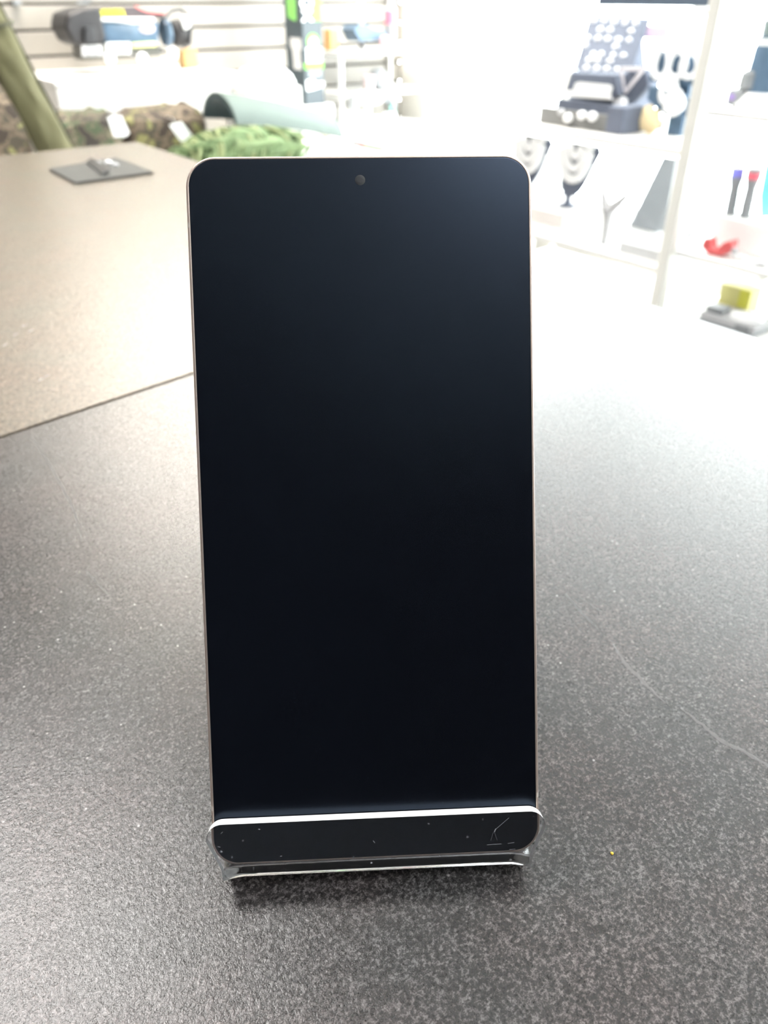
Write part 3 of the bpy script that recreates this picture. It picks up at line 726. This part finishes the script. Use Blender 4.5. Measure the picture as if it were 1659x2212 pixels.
t = thing('marker_pen', aZ(798, 316, TZ + .008), 'green marker pen with a red ring lying on the white table', 'pen')
pa, pb = aZ(764, 309, TZ + .009), aZ(830, 322, TZ + .009)
for n_, a_, b_, r_, m_ in (('cap', 0, .22, .009, M_grey), ('red_ring', .22, .42, .009, M_red), ('barrel', .42, 1.0, .0085, mat('moss_green', (.18, .26, .17), .5))):
    obj(n_, G().cyl(pa.lerp(pb, a_), pa.lerp(pb, b_), r_), m_, t)
q = aZ(706, 298, TZ); small('pine_block', G().prism([(2.03, 3.0, .945), (2.07, 3.0, .945), (2.07, 3.0, 1.018), (2.03, 3.0, 1.018)], (0, .05, 0)), M_wood, 'pale pine block on the corner shelf beside the carton', 'wood block', bevel=.002)
small('beige_pebble', G().ball((q.x, q.y, TZ + .022), .024, (1, .8, .9), 18, lump=.2), mat('beige_stone', (.42, .37, .32), .7), 'beige pebble on the table right of the netting', 'pebble')
w0, w1 = aZ(930, 328, TZ), aZ(985, 328, TZ)
one('grey_wedge', G().prism([(w0.x, w0.y, TZ), (w1.x, w1.y, TZ), (w1.x, w1.y, TZ + .012), (w0.x, w0.y, TZ + .034)], (.05, .065, 0)), M_lgrey, 'grey wedge block on the white table just above the phone', 'wedge block', bevel=.001)

# square black plate on the far counter with a lifted flap
M_plate = mat('black_rubber_plate', (0.05, 0.05, 0.046), 0.7, var=.2, spec=.3)
t = thing('rubber_plate', aZ(220, 366, CT), 'square black rubber plate with lifted flap on the taupe counter', 'mat')
obj('plate', G().prism([aZ(x, y, CT + .0025) for x, y in ((106, 364), (250, 339), (331, 371), (163, 394))], (0, 0, -.0024)), M_plate, t)
f0, f1, f2, f3 = [aZ(x, y, CT + .003) for x, y in ((186, 352), (200, 349), (240, 374), (222, 379))]
obj('flap', G().prism([f0, f1 + Vector((0, 0, .0035)), f2 + Vector((0, 0, .004)), f3], (0, 0, .0015)), M_black, t)
for px, py in ((210, 351), (234, 350), (248, 356)):
    obj('adhesive_lump', G().ball(aZ(px, py, CT + .0035), .0042, (1.2, 1, .5), 14, lump=.3), M_pearl if px < 240 else M_lgrey, t)

# ================================================================== glass-front display cabinet by the window (right background)
t = thing('display_cabinet', (1.9, 1.0, 0), 'white display cabinet with cream corner post in front of the window', 'cabinet')
CBX0, CBX1 = 1.65, 2.15
HT = 1.48
for n_, x_, y_, m_ in (('corner_post', CBX0, 1.05, M_alu), ('post', CBX0, .22, M_alu), ('post', CBX1, .22, M_alu), ('post', CBX1, 1.05, M_alu), ('post', CBX1, 1.84, M_alu)):
    obj(n_, G().bb((x_ - .015, y_ - .015, 0), (x_ + .015, y_ + .015, HT)), m_, t, bevel=.005, seg=3)
SL = [.585, .845]; SRr = [.475, .635, .928]
for zz in SL: obj('shelf', G().bb((CBX0 + .005, 1.068, zz - .014), (CBX1 - .02, 1.84, zz)), M_white, t, bevel=.002)
for zz in SRr: obj('shelf', G().bb((CBX0 + .005, .24, zz - .012), (CBX1 - .02, 1.032, zz)), M_white, t, bevel=.002)
obj('plinth', G().bb((CBX0 + .02, .24, 0), (CBX1 - .02, 1.82, .40)), M_white, t, bevel=.002)
obj('top_board', G().bb((CBX0 - .015, .2, HT), (CBX1 + .015, 1.86, HT + .03)), M_white, t, bevel=.002)
hy0, hy1 = aX(1540, 14, 1.70).y, aX(1290, 8, 1.70).y
obj('header_panel', G().bb((1.70, hy0, 1.110), (1.718, hy1, 1.21)), mat('slate_header', (.09, .12, .165), .5), t, bevel=.002)
obj('header_rail', G().bb((1.695, 1.07, 1.096), (1.74, 1.84, 1.106)), M_white, t, bevel=.002)
M_added_strip = mat('added_strip_white', (.9, .9, .9), .5, emit=(1, .98, .95), emit_s=STRIP_GLOW)  # unseen glowing strips, added to brighten the fronts of the goods
obj('added_strip', G().bb((1.662, 1.09, .824), (1.678, 1.82, .831)), M_added_strip, t)
obj('added_strip', G().bb((1.70, 1.09, 1.091), (1.716, 1.82, 1.096)), M_added_strip, t)
obj('added_strip', G().bb((1.662, .26, .909), (1.678, 1.02, .916)), M_added_strip, t)
obj('added_strip', G().bb((1.80, 1.1, 1.462), (1.86, 1.8, 1.478)), M_added_strip, t)
obj('added_strip', G().bb((1.80, .26, 1.462), (1.86, 1.0, 1.478)), M_added_strip, t)

# earring board
bt = [aX(1272, 36, 1.98), aX(1400, 43, 1.98), aX(1362, 158, 1.86), aX(1240, 152, 1.86)]
t = thing('earring_board', (bt[2] + bt[3]) / 2, 'tilted charcoal display board covered in pearl studs', 'display board')
obj('board', G().prism(bt, (.014, 0, .004)), M_char, t, bevel=.003)
obj('prop', G().prism([(1.93, bt[2].y + .06, .845), (2.06, bt[2].y + .06, .845), (1.97, bt[2].y + .06, 1.03)], (0, .02, 0)), M_char, t)
obj('foot', G().bb((1.85, bt[2].y, .845), (1.99, bt[3].y, min(p.z for p in bt) + .0)), M_char, t, bevel=.003)
bn = (bt[1] - bt[0]).cross(bt[3] - bt[0]).normalized(); bn = -bn if bn.x > 0 else bn
rows = [(45, 1283, [0, 23, 45, 68, 91]), (65, 1298, [0, 21, 66]), (83, 1271, [0, 22, 43, 66, 89]), (98, 1265, [0, 66]), (118, 1283, [0, 17, 43, 65]), (131, 1274, [0, 18, 45]), (148, 1268, [0, 22, 44, 66])]
M_p2 = mat('dull_silver_stud', (.5, .52, .55), .3)
first = None
def online(px, py):                       # sight line on the tilted board
    d = (px - IW / 2) / FPX * CR + CF - (py - IH / 2) / FPX * CU
    return CC + d * ((bt[0] - CC).dot(bn) / d.dot(bn))
for py, px0, offs in rows:
    for i, dx in enumerate(offs):
        p_ = online(px0 + dx, py + dx * .06) + bn * .004
        if first is None:
            first = obj('pearl_stud', G().ball((0, 0, 0), .0098, (.55, 1, .85), 14), M_pearl); e_ = first
        else:
            e_ = first.copy(); COL.objects.link(e_)
        e_.location = p_ - Vector((0, 0, .0104)); e_.scale = (1, random.uniform(.82, 1.15), random.uniform(.85, 1.1))
        e_.location.z = p_.z - .0104 * e_.scale.z
        tag(e_, 'white pearl stud pinned on the tilted charcoal board', 'earring', 'pearl studs on the charcoal board')

# watch stand with white card, in front of the board
u0 = aX(1220, 214, 1.80); u1 = aX(1330, 220, 1.80); ut = aX(1245, 155, 1.84)
t = thing('bangle_stand', (1.82, (u0.y + u1.y) / 2, .905), 'dark sloping bangle stand with a blank white card', 'display stand')
obj('pad', G().prism([aX(x, y, 1.80) for x, y in ((1220, 195), (1232, 156), (1330, 162), (1338, 205), (1318, 214), (1221, 206))], (.03, 0, 0)), M_char, t, bevel=.004)
obj('card', G().prism([aX(x, y, 1.793) for x, y in ((1238, 194), (1242, 180), (1250, 177), (1316, 183), (1322, 188), (1318, 205), (1322, 216), (1222, 208), (1222, 196))], (.004, 0, 0)), M_pearl, t, bevel=.001)
obj('back_leg', G().bb((1.84, u1.y + .02, .845), (1.86, u0.y - .02, .92)), M_char, t)
# tray with balls
ta, tb = aX(1170, 240, 1.735), aX(1350, 262, 1.735)
t = thing('jewellery_tray', (1.77, (ta.y + tb.y) / 2, .845), 'low grey jewellery tray under the bangle stand', 'tray')
obj('tray_base', G().bb((1.735, tb.y, .8455), (1.90, ta.y, .866)), mat('warm_grey_felt', (.17, .17, .165), .8), t, bevel=.003)
obj('front_lip', G().bb((1.728, tb.y, .8455), (1.736, ta.y, .884)), mat('warm_grey_felt', (.17, .17, .165), .8), t, bevel=.002)
obj('tray_divider', G().bb((1.79, tb.y + .002, .866), (1.80, ta.y - .002, .9)), M_char, t, bevel=.002)
obj('end_block', G().bb((1.72, tb.y - .005, .8455), (1.80, tb.y + .045, .905)), M_char, t, bevel=.004)
for i, (px, py, r_) in enumerate(((1227, 255, .0125), (1257, 249, .012), (1280, 252, .0125), (1212, 242, .009))):
    one('silver_ball', G().ball(aX(px, py, 1.722 - r_ * .4), r_, (1, 1, .9), 16), M_pearl if i < 3 else M_lgrey, ['hazy white bead lowest on the tray lip', 'white bead left of the pair on the tray lip', 'white bead right of the pair on the tray lip', 'dull grey bead at the left of the tray lip'][i], 'bead', 'beads on the tray lip')
# white ribbon triangle on dark bust
t = thing('ribbon_bust', (1.83, aX(1370, 230, 1.83).y, .845), 'small dark bust with a white ribbon tied in a triangle', 'bust')
obj('bust', G().prism([aX(x, y, 1.83) for x, y in ((1338, 165), (1362, 145), (1395, 150), (1402, 185), (1375, 212), (1352, 232), (1345, 200))], (.035, 0, 0)), M_char, t, bevel=.01, seg=3)
bb_ = aX(1362, 215, 1.845)
obj('bust_foot', G().lathe([(.03, 0), (.03, .006), (.012, .012), (.012, bb_.z - .845)], (1.85, bb_.y, .845), 20), M_char, t)
tri = [aX(x, y, 1.822) for x, y in ((1349, 198), (1342, 148), (1392, 148), (1351, 200))]
for a_, b_ in ((0, 1), (1, 2), (2, 3)):
    d_ = (tri[b_] - tri[a_]).normalized(); n_ = Vector((0, -d_.z, d_.y)) * .0042
    obj('ribbon', G().prism([tri[a_] + n_, tri[b_] + n_, tri[b_] - n_, tri[a_] - n_], (-.003, 0, 0)), mat('white_ribbon', (.72, .68, .70), .5), t)
obj('ribbon_knot', G().ball(aX(1340, 226, 1.818), .022, (.5, 1, .8), 16, lump=.5, lscale=2.5), M_pearl, t)
obj('ribbon_tail', G().ball(aX(1329, 240, 1.81), .012, (.5, 1, 1.1), 12), M_pearl, t)
# bracelets on navy pad
n0, n1 = aX(1425, 165, 1.80), aX(1506, 175, 1.80)
t = thing('bracelet_pad', (1.82, (n0.y + n1.y) / 2, .845), 'navy velvet pad standing behind the white bracelets', 'display pad')
obj('pad', G().prism([aX(x, y, 1.80) for x, y in ((1412, 108), (1510, 125), (1499, 187), (1400, 176))], (.025, 0, 0)), M_navy, t, bevel=.004)
obj('lower_pad', G().prism([aX(x, y, 1.80) for x, y in ((1402, 186), (1492, 211), (1483, 254), (1432, 250), (1396, 215))], (.025, 0, 0)), M_navy, t, bevel=.004)
obj('spine', G().bb((1.822, (n0.y + n1.y) / 2 - .02, .845), (1.835, (n0.y + n1.y) / 2 + .02, 1.0)), M_navy, t)
for i, (px, py, rw, rh, tr) in enumerate(((1430, 132, .020, .034, .0085), (1462, 138, .022, .027, .0075), (1490, 140, .021, .024, .0065), (1445, 195, .018, .026, .008))):
    c_ = aX(px, py, 1.788)
    one('bracelet', G().tubes([(c_ + Vector((.003 * math.sin(2 * a), rw * math.cos(a), rh * math.sin(a))), tr) for a in [2 * math.pi * k / 28 for k in range(28)]], 10, closed=True), M_pearl,
        ['tall white bracelet at the left of the navy pad', 'white bracelet in the middle of the navy pad', 'white bracelet at the right of the navy pad', 'white bracelet hanging lowest on the navy pad'][i], 'bracelet', 'white bracelets on the navy pad')
c_ = aX(1455, 222, 1.785)
one('white_pouch', G().ball((1.785, c_.y, c_.z), .028, (.5, 1, 1), 18, lump=.3, lscale=2), M_pearl, 'white pouch in front of the lower navy pad', 'pouch')
c_ = aX(1404, 215, 1.79)
one('yellow_pouch', G().ball((1.80, c_.y, .845 + .030), .030, (.5, 1.1, 1), 18, lump=.3, lscale=2, seed=3), mat('pale_gold_cloth', (.74, .60, .36), .7), 'pale gold cloth pouch left of the lower navy pad', 'pouch')
one('pink_card', G().prism([aX(x, y, 1.97) for x, y in ((1398, 55), (1445, 58), (1440, 84), (1390, 82))], (.004, 0, 0)), mat('pale_pink_card', (.72, .52, .64), .6), 'pale pink card behind the bracelets', 'card')

# necklace busts on white platforms
one('white_platform', G().bb((1.75, aX(1217, 470, 1.75).y, .5855), (1.97, 1.80, .624)), mat('platform_board', (.60, .57, .55), .5), 'white platform block under the necklace busts', 'platform', bevel=.002)
def nbust(px, sc, lab, zb, X):
    b0 = aX(px, 437, X); y_ = b0.y
    t = thing('necklace_bust', (X, y_, zb), lab, 'necklace bust', 'grey necklace busts')
    obj('foot', G().lathe([(.026 * sc, 0), (.027 * sc, .003), (.012 * sc, .007), (.007 * sc, .02), (.010 * sc, .032 * sc)], (X, y_, zb), 24), M_char, t)
    g = G(); loops = []
    prof = [(.026, .010, -.001), (.032, .024, -.001), (.045, .038, -.003), (.062, .047, -.006), (.09, .055, -.012), (.12, .061, -.018), (.15, .067, -.026), (.168, .05, -.03), (.18, .024, -.022), (.20, .018, -.02)]
    for z_, hw, sh in prof:
        loops.append([Vector((X + .012 * sc * math.sin(a) + .02 * z_ * 3, y_ + sh * sc + hw * sc * .92 * math.cos(a), zb + z_ * sc)) for a in [2 * math.pi * k / 26 for k in range(26)]])
    obj('chest', loft(g, loops, True, True), M_char, t)
    return y_
M_b = M_pearl
for px, lab, nl in ((1226, 'grey necklace bust with white beads nearest the cream post', 'thick white bead necklace on the bust nearest the cream post'), (1128, 'grey necklace bust half hidden by the phone edge', 'thick white bead necklace on the bust half hidden by the phone')):
    y_ = nbust(px, 1.0, lab, .624, 1.84)
    t = thing('necklace', (1.80, y_, .66), nl, 'necklace', 'white bead necklaces')
    mesh0 = None
    for strand, (rw, z0, zt, rb) in enumerate(((.05, .700, .79, .0125), (.034, .728, .795, .0115), (.016, .758, .80, .010))):
        nb_ = 17 - strand * 4
        for k in range(nb_):
            a = math.pi * k / (nb_ - 1); yy = y_ - .014 + rw * math.cos(a); zz = zt - (zt - z0) * math.sin(a) ** .8
            if mesh0 is None:
                mesh0 = obj('bead', G().ball((0, 0, 0), .0105, (.8, 1, 1), 12), M_b, t); o_ = mesh0
            else:
                o_ = bpy.data.objects.new('bead', mesh0.data); COL.objects.link(o_); o_.parent = t
            o_.scale = (rb / .0105,) * 3
            o_.location = Vector((1.822 + .06 * (zz - .62), yy, zz - rb)) - t.location
# forked grey form, second platform, easel
c_ = aX(1312, 470, 1.72)
t = thing('forked_form', (1.72, c_.y, .5855), 'small grey forked form beside the necklace platform', 'ring stand')
obj('trunk', G().tubes([((1.72, c_.y, .5855), .010), ((1.72, c_.y - .002, .65), .012), ((1.72, c_.y, .675), .019)], 14), M_lgrey, t)
obj('branch', G().tubes([((1.72, c_.y + .004, .668), .014), ((1.72, c_.y + .022, .70), .009), ((1.72, c_.y + .026, .722), .006)], 12), M_lgrey, t)
obj('branch', G().tubes([((1.72, c_.y - .004, .672), .014), ((1.72, c_.y - .03, .695), .010), ((1.72, c_.y - .052, .718), .006)], 12), M_lgrey, t)
one('white_platform', G().bb((1.69, aX(1432, 510, 1.69).y, .5855), (1.86, aX(1343, 495, 1.69).y, .612)), mat('platform_board2', (.50, .51, .52), .5), 'low pale platform beside the cream post', 'platform', bevel=.002)
one('easel_panel', G().prism([(1.93, aX(1370, 418, 1.93).y, .5855), (1.93, aX(1448, 430, 1.93).y, .5855), (1.98, aX(1462, 330, 1.98).y, aX(1462, 330, 1.98).z), (1.98, aX(1436, 330, 1.98).y, aX(1436, 330, 1.98).z)], (.05, 0, 0)), mat('pale_blue_grey_felt', (.32, .34, .36), .7), 'pale blue-grey easel panel behind the low platform', 'easel', bevel=.002)
t = thing('hanging_bracket', aX(1160, 200, 1.80), 'small grey bird-shaped bracket at the left of the jewellery shelf', 'bracket')
obj('arms', G().prism([aX(x, y, 1.80) for x, y in ((1111, 186), (1148, 190), (1156, 187), (1160, 183), (1166, 184), (1168, 192), (1196, 199), (1178, 202), (1168, 204), (1152, 200))], (.012, 0, 0)), M_lgrey, t)
obj('rod', G().cyl(aX(1163, 200, 1.806), Vector((1.806, aX(1163, 200, 1.806).y, .846)), .002), M_white, t)
one('grey_tag', G().prism([aX(x, y, 1.80) for x, y in ((1104, 268), (1143, 273), (1136, 280), (1128, 283), (1104, 275))], (.01, 0, .0)), M_lgrey, 'small grey tag under the jewellery shelf', 'tag')

# right bay: tools and gadgets
X_ = 1.74
t = thing('canister', (X_ + .05, aX(1665, 150, X_).y, .928), 'dark blue canister with white labels at the right edge', 'canister')
cy_ = aX(1672, 150, X_ + .06).y
obj('body', G().lathe([(.050, 0), (.052, .006), (.048, .09), (.042, .115)], (X_ + .06, cy_, .945), 30), M_navy, t)
obj('lid', G().lathe([(.040, 0), (.042, .004), (.042, .026), (.034, .032)], (X_ + .06, cy_, 1.06), 30), mat('grey_green_lid', (.18, .22, .22), .5), t)
obj('label', G().lathe([(.0465, 0), (.0455, .02)], (X_ + .06, cy_, 1.035), 30), M_pearl, t)
obj('foot_dish', G().lathe([(.058, 0), (.072, .004), (.056, .028), (.05, .03)], (X_ + .06, cy_, .9285), 30), M_pearl, t)
c_ = aX(1588, 190, X_)
t = thing('small_motor', (X_, c_.y, .9285), 'small grey motor with a violet dot beside the canister', 'motor')
obj('body', G().bb((X_, c_.y - .022, .9285), (X_ + .05, c_.y + .018, .962)), M_grey, t, bevel=.008, seg=3)
obj('head', G().lathe([(.016, 0), (.02, .006), (.018, .03), (.01, .036)], (X_ + .02, c_.y - .016, .962), 20), M_grey, t)
obj('violet_dot', G().ball((X_ - .001, c_.y + .002, .947), .007, (.4, 1, 1), 12), M_purp, t)
# two test probes
for i, (px, m_, lab) in enumerate(((1594, mat('violet_blue_cap', (.20, .20, .62), .4), 'grey handled tool with a blue cap'), (1630, mat('red_ring_cap', (.62, .12, .16), .4), 'grey handled tool with a red ring beside the cyan pack'))):
    top, bot = aX(px + 2, 362 + i * 3, X_ + .03), aX(px - 18 - 4 * i, 468 + i * 2, X_ + .03)
    t = thing('hand_tool', (bot.x, bot.y, bot.z), lab, 'tool', 'grey handled tools')
    d_ = top - bot
    obj('grip', G().tubes([(bot, .012), (bot + d_ * .35, .012), (bot + d_ * .6, .011), (bot + d_ * .82, .0155)], 16), M_grey, t)
    if i == 0: obj('cap', G().tubes([(bot + d_ * .80, .0142), (bot + d_ * 1.0, .0148)], 16), m_, t)
    else:
        obj('ring', G().tubes([(bot + d_ * .80, .0157), (bot + d_ * .94, .016)], 16), m_, t)
        obj('end_cap', G().tubes([(bot + d_ * .94, .0161), (bot + d_ * 1.0, .0155), (bot + d_ * 1.02, .010)], 16), M_grey, t)
rk0 = aX(1560, 480, X_ + .03)
one('tool_rack', G().bb((X_ + .0, aX(1668, 490, X_).y, .6355), (X_ + .07, aX(1545, 470, X_).y, aX(1590, 466, X_ + .03).z)), M_white, 'white rack block holding the two grey tools', 'rack', bevel=.006)
one('cyan_pack', G().prism([aX(x, y, X_ + .09) for x, y in ((1652, 354), (1700, 350), (1700, 470), (1640, 470), (1640, 420))], (.03, 0, 0)), mat('cyan_film', (.22, .68, .74), .3), 'bright cyan pack at the right edge behind the tools', 'pack', bevel=.004)
# red clamp
t = thing('red_clamp', aX(1552, 524, X_ - .05), 'red U-shaped clamp on the white shelf', 'clamp')
Xc = X_ - .06
dz_ = .6355 - aX(1552, 526, Xc).z
def shf(x, y): return aX(x, y, Xc) + Vector((0, 0, dz_))
obj('jaw', G().prism([shf(x, y) for x, y in ((1519, 505), (1526, 486), (1540, 488), (1540, 506), (1552, 513), (1568, 496), (1588, 490), (1586, 508), (1578, 520), (1560, 526), (1534, 523))], (.03, 0, 0)), M_red, t, bevel=.004)
obj('pivot', G().ball(shf(1588, 517) + Vector((.01, 0, .002)), .008, (1, 1, 1), 14), M_lgrey, t)
one('dark_chip', G().prism([aX(x, y, 1.70) for x, y in ((1478, 514), (1489, 499), (1498, 503), (1486, 516))], (.006, 0, 0)), M_grey, 'small dark chip beside the cream post', 'chip')
t = thing('white_cable', (X_ - .03, aX(1640, 530, X_).y, .6355), 'white cable with a grey plug right of the red clamp', 'cable')
obj('lead', G().tubes([(Vector((X_ - .05 + .02 * math.sin(i * .8), aX(1600 + 8 * i, 520, X_ - .03).y, .6415)), .005) for i in range(12)], 8), M_pearl, t)
obj('plug', G().bb((X_ - .06, aX(1665, 530, X_ - .06).y, .6356), (X_ - .045, aX(1615, 530, X_ - .06).y, .645)), M_lgrey, t, bevel=.002)
# grey case with yellow box on top
X2 = 1.70
k0, k1 = aX(1514, 672, X2), aX(1632, 704, X2)
t = thing('metal_case', (X2 + .05, (k0.y + k1.y) / 2, .4755), 'flat grey metal case on the lowest shelf at right', 'case')
obj('case_body', G().bb((X2, k1.y, .4755), (X2 + .09, k0.y, .499)), M_lgrey, t, bevel=.003)
obj('case_base', G().bb((X2 - .004, k1.y - .002, .4755), (X2 + .092, k0.y + .002, .483)), M_grey, t, bevel=.001)
obj('hinge_block', G().bb((X2 + .01, k0.y - .045, .499), (X2 + .05, k0.y - .005, .512)), M_grey, t, bevel=.002)
obj('dark_vent', G().bb((X2 - .006, k1.y + .012, .484), (X2 - .001, k1.y + .045, .496)), M_grey, t, bevel=.001)
obj('lid_bulge', G().ball((X2 + .045, (k0.y * .35 + k1.y * .65), .499), .036, (1, 1.1, .35), 18), M_pearl, t)
ya, yb = aX(1552, 640, X2 + .10), aX(1622, 640, X2 + .10)
t = thing('yellow_box', (X2 + .12, (ya.y + yb.y) / 2, .4755), 'yellow card box behind the flat grey case', 'box')
obj('box_body', G().bb((X2 + .10, yb.y, .4755), (X2 + .15, ya.y, aX(1590, 620, X2 + .1).z)), mat('pale_yellow_card', (.80, .75, .32), .6), t, bevel=.002)
obj('bright_panel', G().bb((X2 + .098, yb.y + .002, .50), (X2 + .10, yb.y + .028, aX(1590, 622, X2 + .1).z)), mat('lemon_panel', (.85, .82, .12), .6), t)
one('orange_tip', G().cyl(aX(1462, 648, 1.68) , aX(1470, 650, 1.68), .003, .003), mat('orange_tip', (.80, .34, .12), .5), 'tiny orange tip beside the foot of the cream post', 'tip')
